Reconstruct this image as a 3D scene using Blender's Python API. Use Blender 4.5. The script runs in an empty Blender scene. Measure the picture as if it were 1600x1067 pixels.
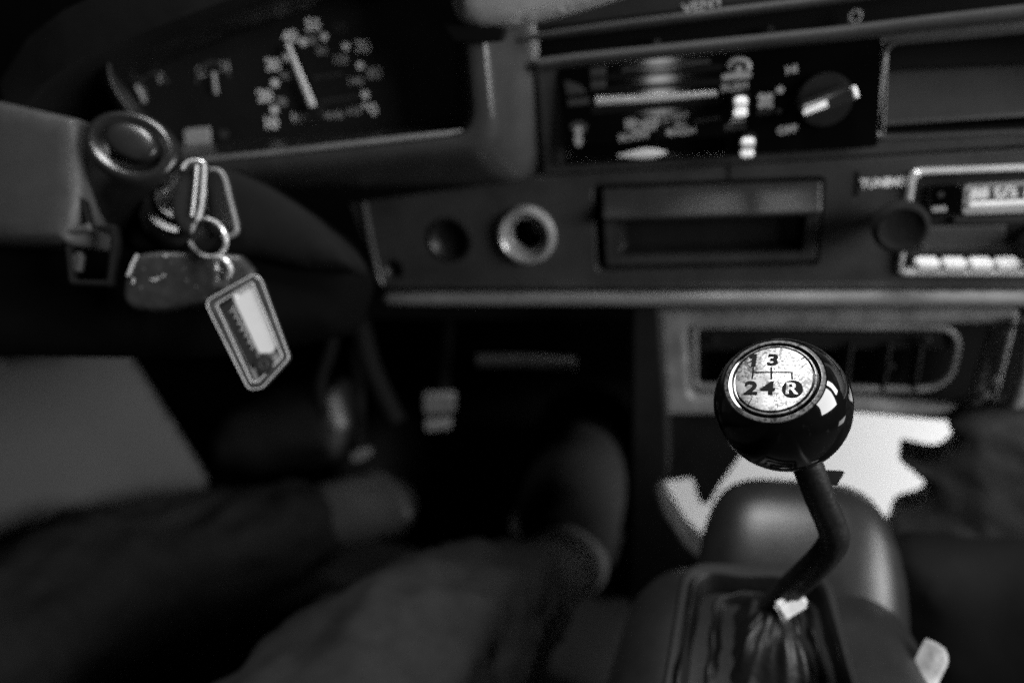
import bpy, bmesh, math, random
from mathutils import Vector, Matrix, noise, geometry
random.seed(7)
scn = bpy.context.scene
COL = scn.collection
PI = math.pi

# ------------------------------------------------------------------ camera
FOC = 1082.0                                   # focal length in pixels of a 1600 px wide frame
def nrm(v): return Vector(v).normalized()
_right = nrm((3600, 70, -FOC))                 # dash direction seen by the camera (right, down, forward)
_down = Vector((280, 2317, FOC)); _down = (_down - _down.dot(_right)*_right).normalized()
_into = (-_down).cross(_right)
CR = Vector((_right.x, _into.x, -_down.x))     # camera right / down / forward in the world
CD = Vector((_right.y, _into.y, -_down.y))
CF = Vector((_right.z, _into.z, -_down.z))
CAM = Vector((0, -0.42, 0.56))
cd = bpy.data.cameras.new('camera'); cam = bpy.data.objects.new('camera', cd); COL.objects.link(cam)
cam.matrix_world = Matrix.Translation(CAM) @ Matrix((CR, -CD, -CF)).transposed().to_4x4()
cd.sensor_width = 36; cd.lens = 36*FOC/1600; cd.clip_start = .01; cd.clip_end = 50
cd.dof.use_dof = True; cd.dof.focus_distance = .238; cd.dof.aperture_fstop = 3.6
scn.camera = cam

def ray(x, y): return CR*((x-800)/FOC) + CD*((y-533.5)/FOC) + CF
def onD(x, y, d): return CAM + ray(x, y)*d                 # d = depth along the view axis
def onY(x, y, Y):
    r = ray(x, y); return CAM + r*((Y-CAM.y)/r.y)
def onZ(x, y, Z):
    r = ray(x, y); return CAM + r*((Z-CAM.z)/r.z)
def depth(p): return (Vector(p)-CAM).dot(CF)
def px(n, p): return n*depth(p)/FOC                        # n photo pixels at p, in metres

class Plane:
    def __init__(s, O, U, W):
        s.O = Vector(O); s.U = nrm(U); W = Vector(W); s.W = (W-W.dot(s.U)*s.U).normalized(); s.N = s.U.cross(s.W)
    def hit(s, x, y):
        r = ray(x, y); return CAM + r*((s.O-CAM).dot(s.N)/r.dot(s.N))
    def uv(s, x, y):
        p = s.hit(x, y)-s.O; return (p.dot(s.U), p.dot(s.W))
    def at(s, u, v, n=0): return s.O + s.U*u + s.W*v + s.N*n
    def mat(s, n=0):
        return Matrix.Translation(s.O+s.N*n) @ Matrix((s.U, s.W, s.N)).transposed().to_4x4()
    def off(s, n): return Plane(s.O+s.N*n, s.U, s.W)
X, Y, Z = Vector((1,0,0)), Vector((0,1,0)), Vector((0,0,1))
def dash(y): return Plane((0,y,0), X, Z)
def facing(x, y, d, yaw=0, pitch=0):                       # plane facing the viewer, then turned
    U = CR*math.cos(yaw)+CF*math.sin(yaw); W = -CD*math.cos(pitch)+CF*math.sin(pitch)
    return Plane(onD(x,y,d), U, W)

# ------------------------------------------------------------------ materials
MATS = {}
def mat(name, base, rough=.5, metal=0, bump=0, bscale=900, var=.25, vscale=30, coat=0, spec=.5, dust=0, aniso=0):
    if name in MATS: return MATS[name]
    if base < .13: base *= .37
    m = bpy.data.materials.new(name); m.use_nodes = True; nt = m.node_tree; N = nt.nodes; L = nt.links
    b = N['Principled BSDF']; tc = N.new('ShaderNodeTexCoord')
    b.inputs['Metallic'].default_value = metal
    b.inputs['Specular IOR Level'].default_value = spec if metal else spec*.8
    b.inputs['Coat Weight'].default_value = coat; b.inputs['Coat Roughness'].default_value = .05
    n1 = N.new('ShaderNodeTexNoise'); n1.inputs['Scale'].default_value = vscale; n1.inputs['Detail'].default_value = 6; n1.inputs['Roughness'].default_value = .65
    L.new(tc.outputs['Object'], n1.inputs['Vector'])
    cr = N.new('ShaderNodeValToRGB'); e = cr.color_ramp.elements
    lo, hi = base*(1-var), min(.95, base*(1+var)); e[0].position = .3; e[1].position = .7
    e[0].color = (lo,lo,lo,1); e[1].color = (hi,hi,hi,1); L.new(n1.outputs['Fac'], cr.inputs['Fac'])
    out = cr.outputs['Color']
    if dust:
        n3 = N.new('ShaderNodeTexNoise'); n3.inputs['Scale'].default_value = 420; n3.inputs['Detail'].default_value = 3
        L.new(tc.outputs['Object'], n3.inputs['Vector'])
        r3 = N.new('ShaderNodeValToRGB'); r3.color_ramp.elements[0].position = .66; r3.color_ramp.elements[1].position = .8
        r3.color_ramp.elements[1].color = (dust,)*3+(1,)
        L.new(n3.outputs['Fac'], r3.inputs['Fac'])
        mx = N.new('ShaderNodeMixRGB'); mx.blend_type = 'MIX'; mx.inputs['Color2'].default_value = (.3,.3,.3,1)
        L.new(r3.outputs['Color'], mx.inputs['Fac']); L.new(out, mx.inputs['Color1']); out = mx.outputs['Color']
    L.new(out, b.inputs['Base Color'])
    mr = N.new('ShaderNodeMapRange'); mr.inputs['To Min'].default_value = max(.02, rough*.8); mr.inputs['To Max'].default_value = min(1, rough*1.2)
    L.new(n1.outputs['Fac'], mr.inputs['Value']); L.new(mr.outputs['Result'], b.inputs['Roughness'])
    if bump:
        n2 = N.new('ShaderNodeTexNoise'); n2.inputs['Scale'].default_value = bscale; n2.inputs['Detail'].default_value = 3
        L.new(tc.outputs['Object'], n2.inputs['Vector'])
        bp = N.new('ShaderNodeBump'); bp.inputs['Strength'].default_value = bump; bp.inputs['Distance'].default_value = .0006
        L.new(n2.outputs['Fac'], bp.inputs['Height']); L.new(bp.outputs['Normal'], b.inputs['Normal'])
    MATS[name] = m; return m

M_dash = mat('dash plastic', .088, .36, bump=.45, bscale=900, dust=.22, var=.32, vscale=24)
M_trim = mat('trim vinyl', .14, .36, bump=.2, bscale=900)
M_bin = mat('binnacle plastic', .10, .27, bump=.3, bscale=1200)
M_void = mat('black recess', .006, .8, spec=.2)
M_glossblack = mat('gloss black plate', .005, .06, bump=.008, bscale=200)
M_knob = mat('knob black resin', .008, .06, coat=.15, spec=.42, var=.2, dust=.035, vscale=90)
M_chrome = mat('bright metal', .8, .25, metal=.5, bump=.05)
M_satin = mat('satin metal', .32, .32, metal=.4, bump=.1)
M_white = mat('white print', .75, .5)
M_dim = mat('grey print', .30, .6)
M_faint = mat('faint print', .09, .6)
M_button = mat('white button plastic', .8, .3)
M_grey = mat('worn grey metal', .17, .42, bump=.5, bscale=500, var=.45, vscale=60, dust=.2)
M_dark = mat('dark plastic', .018, .4, bump=.3)
M_darker = mat('dull black', .009, .6, bump=.2)
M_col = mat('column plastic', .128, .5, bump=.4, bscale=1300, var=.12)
M_stalk = mat('stalk plastic', .03, .27, bump=.15, bscale=900)
M_rubber = mat('rubber', .014, .6, bump=.3, bscale=700, spec=.35)
M_vinyl = mat('tunnel vinyl', .024, .39, bump=.25, bscale=900)
M_carpet = mat('carpet', .03, .95, bump=1, bscale=1400, var=.5, vscale=90)
M_denim = mat('trouser cloth', .034, .95, bump=.6, bscale=2200, var=.3, vscale=45, spec=.15)
M_shoe = mat('shoe canvas', .027, .9, bump=.5, bscale=900, spec=.12)
M_sock = mat('pale sock', .04, .9, bump=.5, bscale=900)
M_floor = mat('floor carpet', .02, .95, bump=1, bscale=700)
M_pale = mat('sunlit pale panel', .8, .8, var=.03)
M_card = mat('door card vinyl', .06, .55, bump=.8, bscale=500, var=.35, vscale=9, dust=.06)

def clear_mat(name, rough=.05):
    m = bpy.data.materials.new(name); m.use_nodes = True; b = m.node_tree.nodes['Principled BSDF']
    b.inputs['Base Color'].default_value = (.9,.9,.9,1); b.inputs['Roughness'].default_value = rough
    b.inputs['Transmission Weight'].default_value = 1; b.inputs['IOR'].default_value = 1.45
    tc = m.node_tree.nodes.new('ShaderNodeTexCoord'); n = m.node_tree.nodes.new('ShaderNodeTexNoise'); n.inputs['Scale'].default_value = 150
    bp = m.node_tree.nodes.new('ShaderNodeBump'); bp.inputs['Strength'].default_value = .15; bp.inputs['Distance'].default_value = .0005
    m.node_tree.links.new(tc.outputs['Object'], n.inputs['Vector']); m.node_tree.links.new(n.outputs['Fac'], bp.inputs['Height']); m.node_tree.links.new(bp.outputs['Normal'], b.inputs['Normal'])
    return m

def disc_mat():
    m = bpy.data.materials.new('brushed disc'); m.use_nodes = True; nt = m.node_tree; N = nt.nodes; L = nt.links
    b = N['Principled BSDF']; tc = N.new('ShaderNodeTexCoord')
    b.inputs['Metallic'].default_value = .6
    b.inputs['Roughness'].default_value = .42; b.inputs['Anisotropic'].default_value = .6
    tg = N.new('ShaderNodeTangent'); tg.direction_type = 'RADIAL'; tg.axis = 'Z'; L.new(tg.outputs['Tangent'], b.inputs['Tangent'])
    # dark pits
    n1 = N.new('ShaderNodeTexNoise'); n1.inputs['Scale'].default_value = 900; n1.inputs['Detail'].default_value = 4; n1.inputs['Roughness'].default_value = .7
    L.new(tc.outputs['Object'], n1.inputs['Vector'])
    n2 = N.new('ShaderNodeTexNoise'); n2.inputs['Scale'].default_value = 130; n2.inputs['Detail'].default_value = 3
    L.new(tc.outputs['Object'], n2.inputs['Vector'])
    r1 = N.new('ShaderNodeValToRGB'); r1.color_ramp.elements[0].position = .54; r1.color_ramp.elements[1].position = .65
    ad = N.new('ShaderNodeMath'); ad.operation = 'MULTIPLY_ADD'; ad.inputs[1].default_value = .42
    L.new(n2.outputs['Fac'], ad.inputs[0]); 
    m2 = N.new('ShaderNodeMath'); m2.operation = 'MULTIPLY'; m2.inputs[1].default_value = .72; L.new(n1.outputs['Fac'], m2.inputs[0]); L.new(m2.outputs[0], ad.inputs[2])
    L.new(ad.outputs[0], r1.inputs['Fac'])
    # hairline scratches: edges of a stretched cell pattern, only in patches
    mp = N.new('ShaderNodeMapping'); mp.inputs['Scale'].default_value = (1, .55, 1); mp.inputs['Rotation'].default_value = (0,0,.7); L.new(tc.outputs['Object'], mp.inputs['Vector'])
    wn = N.new('ShaderNodeTexNoise'); wn.inputs['Scale'].default_value = 300; L.new(mp.outputs[0], wn.inputs['Vector'])
    wm = N.new('ShaderNodeMixRGB'); wm.inputs['Fac'].default_value = .003; L.new(mp.outputs[0], wm.inputs['Color1']); L.new(wn.outputs['Color'], wm.inputs['Color2'])
    vo = N.new('ShaderNodeTexVoronoi'); vo.feature = 'DISTANCE_TO_EDGE'; vo.inputs['Scale'].default_value = 260; L.new(wm.outputs[0], vo.inputs['Vector'])
    lt = N.new('ShaderNodeMath'); lt.operation = 'LESS_THAN'; lt.inputs[1].default_value = .032; L.new(vo.outputs['Distance'], lt.inputs[0])
    n3 = N.new('ShaderNodeTexNoise'); n3.inputs['Scale'].default_value = 210; L.new(tc.outputs['Object'], n3.inputs['Vector'])
    gt = N.new('ShaderNodeMath'); gt.operation = 'GREATER_THAN'; gt.inputs[1].default_value = .6; L.new(n3.outputs['Fac'], gt.inputs[0])
    ml = N.new('ShaderNodeMath'); ml.operation = 'MULTIPLY'; L.new(lt.outputs[0], ml.inputs[0]); L.new(gt.outputs[0], ml.inputs[1])
    mxs = N.new('ShaderNodeMath'); mxs.operation = 'MAXIMUM'; L.new(ml.outputs[0], mxs.inputs[0]); L.new(r1.outputs['Color'], mxs.inputs[1])
    mx = N.new('ShaderNodeMixRGB'); mx.inputs['Color2'].default_value = (.05,.05,.05,1)
    n4 = N.new('ShaderNodeTexNoise'); n4.inputs['Scale'].default_value = 420; n4.inputs['Detail'].default_value = 8; L.new(tc.outputs['Object'], n4.inputs['Vector'])
    r4 = N.new('ShaderNodeValToRGB'); r4.color_ramp.elements[0].position = .3; r4.color_ramp.elements[1].position = .7
    r4.color_ramp.elements[0].color = (.15,.15,.15,1); r4.color_ramp.elements[1].color = (.33,.33,.33,1); L.new(n4.outputs['Fac'], r4.inputs['Fac'])
    L.new(r4.outputs['Color'], mx.inputs['Color1']); L.new(mxs.outputs[0], mx.inputs['Fac']); L.new(mx.outputs[0], b.inputs['Base Color'])
    return m

# ------------------------------------------------------------------ object helpers
def link(name, me, m, parent=None):
    o = bpy.data.objects.new(name, me); COL.objects.link(o)
    if m: me.materials.clear(); me.materials.append(m)
    if parent is not None: o.parent = parent; o.matrix_parent_inverse = parent.matrix_world.inverted() if parent.type != 'EMPTY' else Matrix.Translation(-parent.location)
    return o
def smooth(me, ang=35):
    for p in me.polygons: p.use_smooth = True
    me.set_sharp_from_angle(angle=math.radians(ang))
def obj(name, bm, m, parent=None, ang=35):
    me = bpy.data.meshes.new(name); bmesh.ops.recalc_face_normals(bm, faces=bm.faces); bm.to_mesh(me); bm.free(); smooth(me, ang)
    return link(name, me, m, parent)
def thing(name, label, cat, loc, group=None):
    o = bpy.data.objects.new(name, None); COL.objects.link(o); o.location = loc; o.empty_display_size = .02
    o['label'] = label; o['category'] = cat
    if group: o['group'] = group
    return o
def tag(o, label, cat, group=None):
    o['label'] = label; o['category'] = cat
    if group: o['group'] = group
    return o
def struct(o): o['kind'] = 'structure'; return o

def round_poly(pts, r, n=5):
    """Rounded version of a closed polygon; r a number or one per corner."""
    out = []; k = len(pts)
    for i, p in enumerate(pts):
        p = Vector(p); a = Vector(pts[i-1]); b = Vector(pts[(i+1) % k]); ri = r[i] if isinstance(r, (list, tuple)) else r
        ri = min(ri, (a-p).length*.49, (b-p).length*.49)
        s, e = p+(a-p).normalized()*ri, p+(b-p).normalized()*ri
        if ri < 1e-6: out.append(p); continue
        for j in range(n+1):
            t = j/n; out.append(s*(1-t)**2 + p*2*t*(1-t) + e*t*t)
    return out

def dg(): return bpy.context.evaluated_depsgraph_get()
def plate(name, pl, outer, holes, thick, bevel, m, parent=None, front=0, raw=False):
    """Flat piece with holes and rounded edges; its front face lies front metres before the plane."""
    cu = bpy.data.curves.new(name, 'CURVE'); cu.dimensions = '2D'; cu.fill_mode = 'BOTH'
    for loop in [outer]+list(holes):
        sp = cu.splines.new('POLY'); sp.points.add(len(loop)-1); sp.use_cyclic_u = True
        for q, p in zip(sp.points, loop): q.co = (p[0], p[1], 0, 1)
    cu.extrude = max(0, thick/2-bevel); cu.bevel_depth = bevel; cu.bevel_resolution = 3; cu.offset = -bevel
    t = bpy.data.objects.new('tmp', cu); COL.objects.link(t); d = dg(); d.update()
    me = bpy.data.meshes.new_from_object(t.evaluated_get(d)); bpy.data.objects.remove(t); bpy.data.curves.remove(cu)
    me.transform(pl.mat(front-thick/2)); smooth(me, 40)
    if raw: return me
    return link(name, me, m, parent)
def pxs(pl, pts): return [pl.uv(*p) for p in pts]
def plate_px(name, pl, pts, r, thick, bevel, m, parent=None, front=0, holes=()):
    """As plate(), outlines given where the eye meets the plane."""
    R = lambda q, rr: round_poly([pl.uv(*p) for p in q], rr)
    return plate(name, pl, R(pts, r), [R(h, hr) for h, hr in holes], thick, bevel, m, parent, front)

def text(name, s, pl, x, y, size, m, parent, weight=0, sx=1.0, rot=0, front=.0006, up=None, align='CENTER'):
    fc = bpy.data.curves.new(name, 'FONT'); fc.body = s; fc.align_x = align; fc.align_y = 'CENTER'; fc.size = 1
    fc.extrude = .0; fc.offset = weight
    t = bpy.data.objects.new('tmp', fc); COL.objects.link(t); d = dg(); d.update()
    me = bpy.data.meshes.new_from_object(t.evaluated_get(d)); bpy.data.objects.remove(t); bpy.data.curves.remove(fc)
    p = pl.hit(x, y) if up is None else pl.at(x, y)
    xs_ = [v.co.x for v in me.vertices]; ys_ = [v.co.y for v in me.vertices]
    me.transform(Matrix.Translation((-(min(xs_)+max(xs_))/2, -(min(ys_)+max(ys_))/2, 0)))
    sz = px(size, p) if up is None else size
    me.transform(Matrix.Translation(p+pl.N*front) @ Matrix((pl.U, pl.W, pl.N)).transposed().to_4x4() @ Matrix.Rotation(rot, 4, 'Z') @ Matrix.Diagonal((sz*sx, sz, sz, 1)))
    bm = bmesh.new(); bm.from_mesh(me); g = bmesh.ops.extrude_face_region(bm, geom=bm.faces[:])
    for v in [q for q in g['geom'] if isinstance(q, bmesh.types.BMVert)]: v.co -= pl.N*.0003
    return obj(name, bm, m, parent)

def frame_of(t, up):
    t = t.normalized(); a = up - up.dot(t)*t
    if a.length < 1e-5: a = X - X.dot(t)*t
    a.normalize(); return a, t.cross(a)
def sweep_bm(bm, pts, rad, sides=14, closed=False, flat=1.0, up=Z, cap=True):
    pts = [Vector(p) for p in pts]; n = len(pts); rad = rad if isinstance(rad, (list, tuple)) else [rad]*n
    rings = []; a = None
    for i, p in enumerate(pts):
        if closed: t = pts[(i+1) % n]-pts[i-1]
        else: t = pts[min(i+1, n-1)]-pts[max(i-1, 0)]
        a, b = frame_of(t, a if a is not None else up)
        rings.append([bm.verts.new(p + a*math.cos(2*PI*k/sides)*rad[i] + b*math.sin(2*PI*k/sides)*rad[i]*flat) for k in range(sides)])
    m = n if closed else n-1
    for i in range(m):
        A, B = rings[i], rings[(i+1) % n]
        for k in range(sides): bm.faces.new((A[k], A[(k+1) % sides], B[(k+1) % sides], B[k]))
    if cap and not closed: bm.faces.new(rings[0]); bm.faces.new(rings[-1])
def spline(pts, n=8, closed=False):
    P = [Vector(p) for p in pts]; out = []; k = len(P)
    for i in range(k if closed else k-1):
        g = lambda j: P[j % k] if closed else P[max(0, min(k-1, j))]
        a, b, c, d = g(i-1), g(i), g(i+1), g(i+2)
        for j in range(n):
            t = j/n
            out.append(.5*((2*b)+(c-a)*t+(2*a-5*b+4*c-d)*t*t+(3*b-a-3*c+d)*t**3))
    if not closed: out.append(P[-1])
    return out
def sweep(name, pts, rad, m, parent=None, sides=14, closed=False, flat=1.0, up=Z):
    bm = bmesh.new(); sweep_bm(bm, pts, rad, sides, closed, flat, up); return obj(name, bm, m, parent)

def lathe(name, prof, O, N, m, parent=None, n=64, up=Z, sx=1.0, ang=35, capend=True):
    """prof: (radius, height along N) from first to last."""
    bm = bmesh.new(); N = nrm(N); a, b = frame_of(N, up); rings = []
    for r, h in prof:
        if r < 1e-6: rings.append([bm.verts.new(O+N*h)]); continue
        rings.append([bm.verts.new(O+N*h+(a*math.cos(2*PI*k/n)+b*math.sin(2*PI*k/n)*sx)*r) for k in range(n)])
    for A, B in zip(rings, rings[1:]):
        for k in range(n):
            k2 = (k+1) % n
            if len(A) == 1 and len(B) == 1: continue
            if len(A) == 1: bm.faces.new((A[0], B[k], B[k2]))
            elif len(B) == 1: bm.faces.new((A[k], A[k2], B[0]))
            else: bm.faces.new((A[k], A[k2], B[k2], B[k]))
    if capend:
        for R in (rings[0], rings[-1]):
            if len(R) > 1: bm.faces.new(R)
    return obj(name, bm, m, parent, ang)

def bridge(name, loops, m, parent=None, cap0=False, cap1=False, closed=True, ang=40):
    bm = bmesh.new(); R = [[bm.verts.new(p) for p in lp] for lp in loops]
    for A, B in zip(R, R[1:]):
        n = len(A)
        for k in range(n if closed else n-1): bm.faces.new((A[k], A[(k+1) % n], B[(k+1) % n], B[k]))
    if cap0: bm.faces.new(R[0])
    if cap1: bm.faces.new(R[-1])
    return obj(name, bm, m, parent, ang)

def pillow_bm(pl, poly, r, thick, res, amp=0, nscale=30, seed=0, flat=0):
    """Solid with the given outline, its front swelling up from the rim over the distance r."""
    poly = [Vector(p) for p in poly]; k = len(poly)
    def dist(p):
        d = 1e9
        for i in range(k):
            a, b = poly[i], poly[(i+1) % k]; t = max(0, min(1, (p-a).dot(b-a)/max(1e-12, (b-a).length_squared))); d = min(d, (p-a-(b-a)*t).length)
        return d
    def inside(p):
        c = False
        for i in range(k):
            a, b = poly[i], poly[i-1]
            if (a.y > p.y) != (b.y > p.y) and p.x < (b.x-a.x)*(p.y-a.y)/(b.y-a.y)+a.x: c = not c
        return c
    xs = [p.x for p in poly]; ys = [p.y for p in poly]; pts = list(poly)
    nx, ny = int((max(xs)-min(xs))/res)+1, int((max(ys)-min(ys))/res)+1
    for i in range(nx+1):
        for j in range(ny+1):
            p = Vector((min(xs)+i*res, min(ys)+j*res))
            if inside(p) and dist(p) > res*.3: pts.append(p)
    for f in (.12, .3, .6):                                  # rows that follow the rim
        for i in range(k):
            a, b = poly[i], poly[(i+1) % k]; nn = max(1, int((b-a).length/res))
            for j in range(nn):
                q = a+(b-a)*((j+.5)/nn); t = (b-a).normalized(); w = Vector((-t.y, t.x))
                for sgn in (1, -1):
                    p = q+w*sgn*r*f
                    if inside(p) and abs(dist(p)-r*f) < r*.05: pts.append(p)
    vs, es, fs, *_ = geometry.delaunay_2d_cdt([Vector((p.x,p.y)) for p in pts], [], [list(range(k))], 1, 1e-7)
    bm = bmesh.new(); F = []; B = []
    for p in vs:
        d = dist(p); t = min(1, d/r); h = r*math.sqrt(max(0, 1-(1-t)**2)) * (1 if not flat else flat)
        if amp: h += amp*noise.fractal(Vector((p.x*nscale, p.y*nscale, seed)), .9, 2, 4)*min(1, d/(r*.6))
        F.append(bm.verts.new(pl.at(p.x, p.y, h))); B.append(bm.verts.new(pl.at(p.x, p.y, -thick)))
    edges = {}
    for f in fs:
        bm.faces.new([F[i] for i in f]); bm.faces.new([B[i] for i in reversed(f)])
        for i in range(len(f)):
            e = (f[i], f[(i+1) % len(f)]); edges[e] = edges.get(e, 0)+1
    for a, b in list(edges):
        if (b, a) not in edges: bm.faces.new((F[b], F[a], B[a], B[b]))
    return bm
def pillow(name, pl, pts, r, thick, res, m, parent=None, rr=0, amp=0, nscale=30, seed=0, flat=0, ang=50):
    poly = [pl.uv(*p) for p in pts]
    if rr: poly = round_poly(poly, rr, 4)
    return obj(name, pillow_bm(pl, poly, r, thick, res, amp, nscale, seed, flat), m, parent, ang)

def box(name, c, sx, sy, sz, m, parent=None, bev=.001, U=X, V=Y, W=Z):
    bm = bmesh.new(); bmesh.ops.create_cube(bm, size=1)
    for v in bm.verts: v.co = Vector((v.co.x*sx, v.co.y*sy, v.co.z*sz))
    if bev: bmesh.ops.bevel(bm, geom=bm.edges[:], offset=bev, segments=3, affect='EDGES')
    M = Matrix.Translation(c) @ Matrix((nrm(U), nrm(V), nrm(W))).transposed().to_4x4()
    bmesh.ops.transform(bm, matrix=M, verts=bm.verts); return obj(name, bm, m, parent)

# ================================================================== DASHBOARD
D0 = dash(0.0)
db = thing('dashboard', 'grey plastic car dashboard with a rounded instrument binnacle and a padded lower rail', 'dashboard', onY(1100, 300, .05))
ASH = [(926,290),(1288,277),(1277,414),(933,424)]
RAD = [(1424,266),(1850,250),(1830,428),(1402,427)]
ring_c = D0.uv(823, 367); blank_c = D0.uv(703, 375); screw_c = D0.uv(614, 421)
def circ(c, r, n=40): return [(c[0]+math.cos(2*PI*k/n)*r, c[1]+math.sin(2*PI*k/n)*r) for k in range(n)]
r_l = px(45, onY(823,367,0)); r_b = px(34, onY(703,375,0)); r_s = px(15, onY(614,421,0))
wider = lambda q: [(u+.3, v) if u > .2 else (u, v) for u, v in q]      # carry the dash on towards the passenger side
low = round_poly(wider(pxs(D0, [(545,318),(848,276),(1140,259),(1800,214),(1800,446),(592,448)])), [.002,.002,.001,.001,.002,.006])
plate('lower_panel', D0, low, [round_poly(pxs(D0, ASH), .004), round_poly(pxs(D0, RAD), .005), circ(ring_c, r_l), circ(blank_c, r_b), circ(screw_c, r_s)], .006, .0012, M_dash, db)
# raised lip round the lower panel
lipp = [D0.hit(*p) for p in [(568,316),(580,380),(592,432)]] + [D0.hit(*p) for p in [(600,445),(640,446),(1100,446),(1800,446)]] + [D0.hit(1800,446)+X*.3]
sweep('panel_lip', lipp, px(5, D0.hit(700,446)), M_dash, db, 10)
HEAT = [(876,114),(1374,66),(1366,224),(888,252)]
CUB = [(1384,68),(1850,26),(1830,196),(1366,216)]
upp = round_poly(wider(pxs(D0, [(838,96),(1140,68),(1800,-2),(1800,211),(1140,257),(850,273)])), .001)
plate('upper_panel', D0, upp, [round_poly(pxs(D0, HEAT), .003), round_poly(pxs(D0, CUB), .005)], .006, .0010, M_dash, db)
# back of the dash so that gaps look into darkness
box('inner_box', Vector((.02, .18, D0.at(0, D0.uv(1000,280)[1]).z)), 1.1, .2, .26, M_void, db, .002)
# padded lower rail
z1 = onY(1100, 466, -.006)
rail_a, rail_b = onY(600, 467, -.004), onY(1800, 465, -.004)+X*.3
rr = px(12, z1)
rp = [rail_a+(rail_b-rail_a)*t for t in [0,.004,.008]+[i/24 for i in range(1,25)]]
sweep('lower_rail', rp, [rr*.55, rr*.9]+[rr]*(len(rp)-2), M_trim, db, 20)
# upper band (edge of the shelf) and recess above it
sweep('shelf_lip', [onY(x, y, -.004) for x, y in [(842,102),(900,94),(1000,84),(1140,70),(1300,54),(1450,36),(1600,19),(1800,-4)]] + [onY(1800,-4,-.004)+X*.3], px(9.5, onY(1100,74,0)), mat('ledge vinyl', .07, .62, bump=.3, spec=.25), db, 14)
rec = dash(.030)
plate_px('shelf_back', rec, [(760,60),(1300,0),(2500,-160),(2500,60),(1140,120),(760,140)], .002, .004, .001, M_void, db)
sweep('pad_edge', [onY(x, y, -.012) for x, y in [(778,68),(850,56),(950,43),(1100,24),(1250,6),(1400,-14),(1800,-70)]] + [onY(1800,-70,-.012)+X*.3], [px(7, onY(1100,24,0))*k for k in (.3,.8,1,1,1,1,1,1)], mat('ledge vinyl', .07, .62, bump=.3, spec=.25), db, 14)
padp = Plane(onY(1100,14,.004), X, Z)
plate_px('pad_face', padp, [(800,58),(1250,2),(1500,-30),(2400,-150),(2400,-330),(800,-330)], .002, .03, .003, M_darker, db)
# small fixings in the recess
for x, y, r in [(1025,67,5),(1203,46,4)]:
    lathe('recess_screw', [(0,.002),(px(r,onY(x,y,.026))*.6,.002),(px(r,onY(x,y,.026)),.001),(px(r,onY(x,y,.026)),-.003)], onY(x,y,.024), -Y, M_faint, db, 20)
sweep('recess_ring', [onY(1336,26,.022)+(X*math.cos(t)+Z*math.sin(t))*px(8,onY(1336,26,.022)) for t in [2*PI*k/24 for k in range(24)]], px(2.2,onY(1336,26,.022)), M_dim, db, 8, True)
stk = text('pad_sticker', 'VENT', padp, 1098, 8, 20, M_dim, db, .02, 1.25, .11, .001)
# seam lines
for a, b in [((1140,258),(1140,286))]:
    sweep('seam', [onY(*a, -.0001), onY(*b, -.0001)], .0006, M_void, db, 6)
sweep('seam', [onY(1341,268,-.0001), onY(1339,306,-.0001)], .0009, M_void, db, 6)
# screw in the panel corner
lathe('panel_screw', [(0,-.004),(r_s*.35,-.0035),(r_s*.5,-.0042),(r_s*.8,-.0035),(r_s*.99,-.002),(r_s*.99,-.008)], D0.at(*screw_c), -Y, M_dark, db, 28)
# blanking plug: dark dish in a raised lip
lathe('blanking_plug', [(0,-.006),(r_b*.55,-.006),(r_b*.72,-.005),(r_b*.86,-.0005),(r_b*.95,.0012),(r_b*1.06,.0008),(r_b*1.1,-.002),(r_b*.9,-.008)], D0.at(*blank_c), -Y, M_dark, db, 48)

# ---- binnacle
def loop(cs, r, n=8):
    pts = [Vector(c) for c in cs]; return round_poly(pts, r, n)
def Pb(x, y, Yr, Yl):                                        # depth runs with x along the curved binnacle
    t = (x-330)/(722-330); return onY(x, y, Yl+(Yr-Yl)*t)
inner0 = loop([Pb(150,70,.0,-.03), Pb(706,-80,.0,-.03), Pb(706,182,.0,-.03), Pb(262,226,.0,-.03)], [.03,.01,.012,.02])
inner1 = loop([Pb(132,92,-.052,-.084), Pb(706,-90,-.052,-.084), Pb(738,206,-.052,-.084), Pb(285,252,-.052,-.084)], [.035,.01,.016,.02])
inner2 = loop([Pb(129,88,-.056,-.088), Pb(709,-95,-.056,-.088), Pb(742,210,-.056,-.088), Pb(282,257,-.056,-.088)], [.036,.01,.017,.02])
cr0 = loop([Pb(122,80,-.057,-.089), Pb(742,-105,-.057,-.088), Pb(774,222,-.057,-.088), Pb(276,268,-.057,-.088)], [.04,.014,.018,.022])
cr1 = loop([Pb(118,72,-.053,-.085), Pb(752,-108,-.053,-.085), Pb(784,238,-.053,-.085), Pb(272,286,-.053,-.085)], [.04,.016,.02,.024])
out0 = loop([Pb(112,66,-.035,-.07), Pb(775,-110,-.030,-.07), Pb(806,262,-.030,-.07), Pb(270,300,-.035,-.07)], [.04,.02,.026,.024])
out1 = loop([Pb(112,64,-.01,-.05), Pb(808,-112,-.009,-.04), Pb(834,284,-.009,-.04), Pb(280,306,-.01,-.05)], [.04,.02,.022,.024])
out2 = loop([Pb(130,64,.03,.03), Pb(838,-112,.004,.0), Pb(846,290,.004,.0), Pb(300,300,.03,.03)], [.04,.02,.02,.024])
bnc = bridge('binnacle', [inner0, inner1, inner2, cr0, cr1, out0, out1, out2], M_bin, db, ang=60)
sb = bnc.modifiers.new('s', 'SUBSURF'); sb.levels = sb.render_levels = 2
sweep('highlight_bead', [Pb(x, y, -.0575, -.0895) for x, y in [(296,252),(330,248),(430,238),(530,227),(630,216),(700,208.5),(722,204)]], [px(k, onY(520,228,-.07)) for k in (2,4,4.5,4.5,4.5,4,2)], mat('highlight bead', .16, .34), db, 14)  # pale bead painting the highlight along the lower inner edge
hb_ = []
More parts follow.
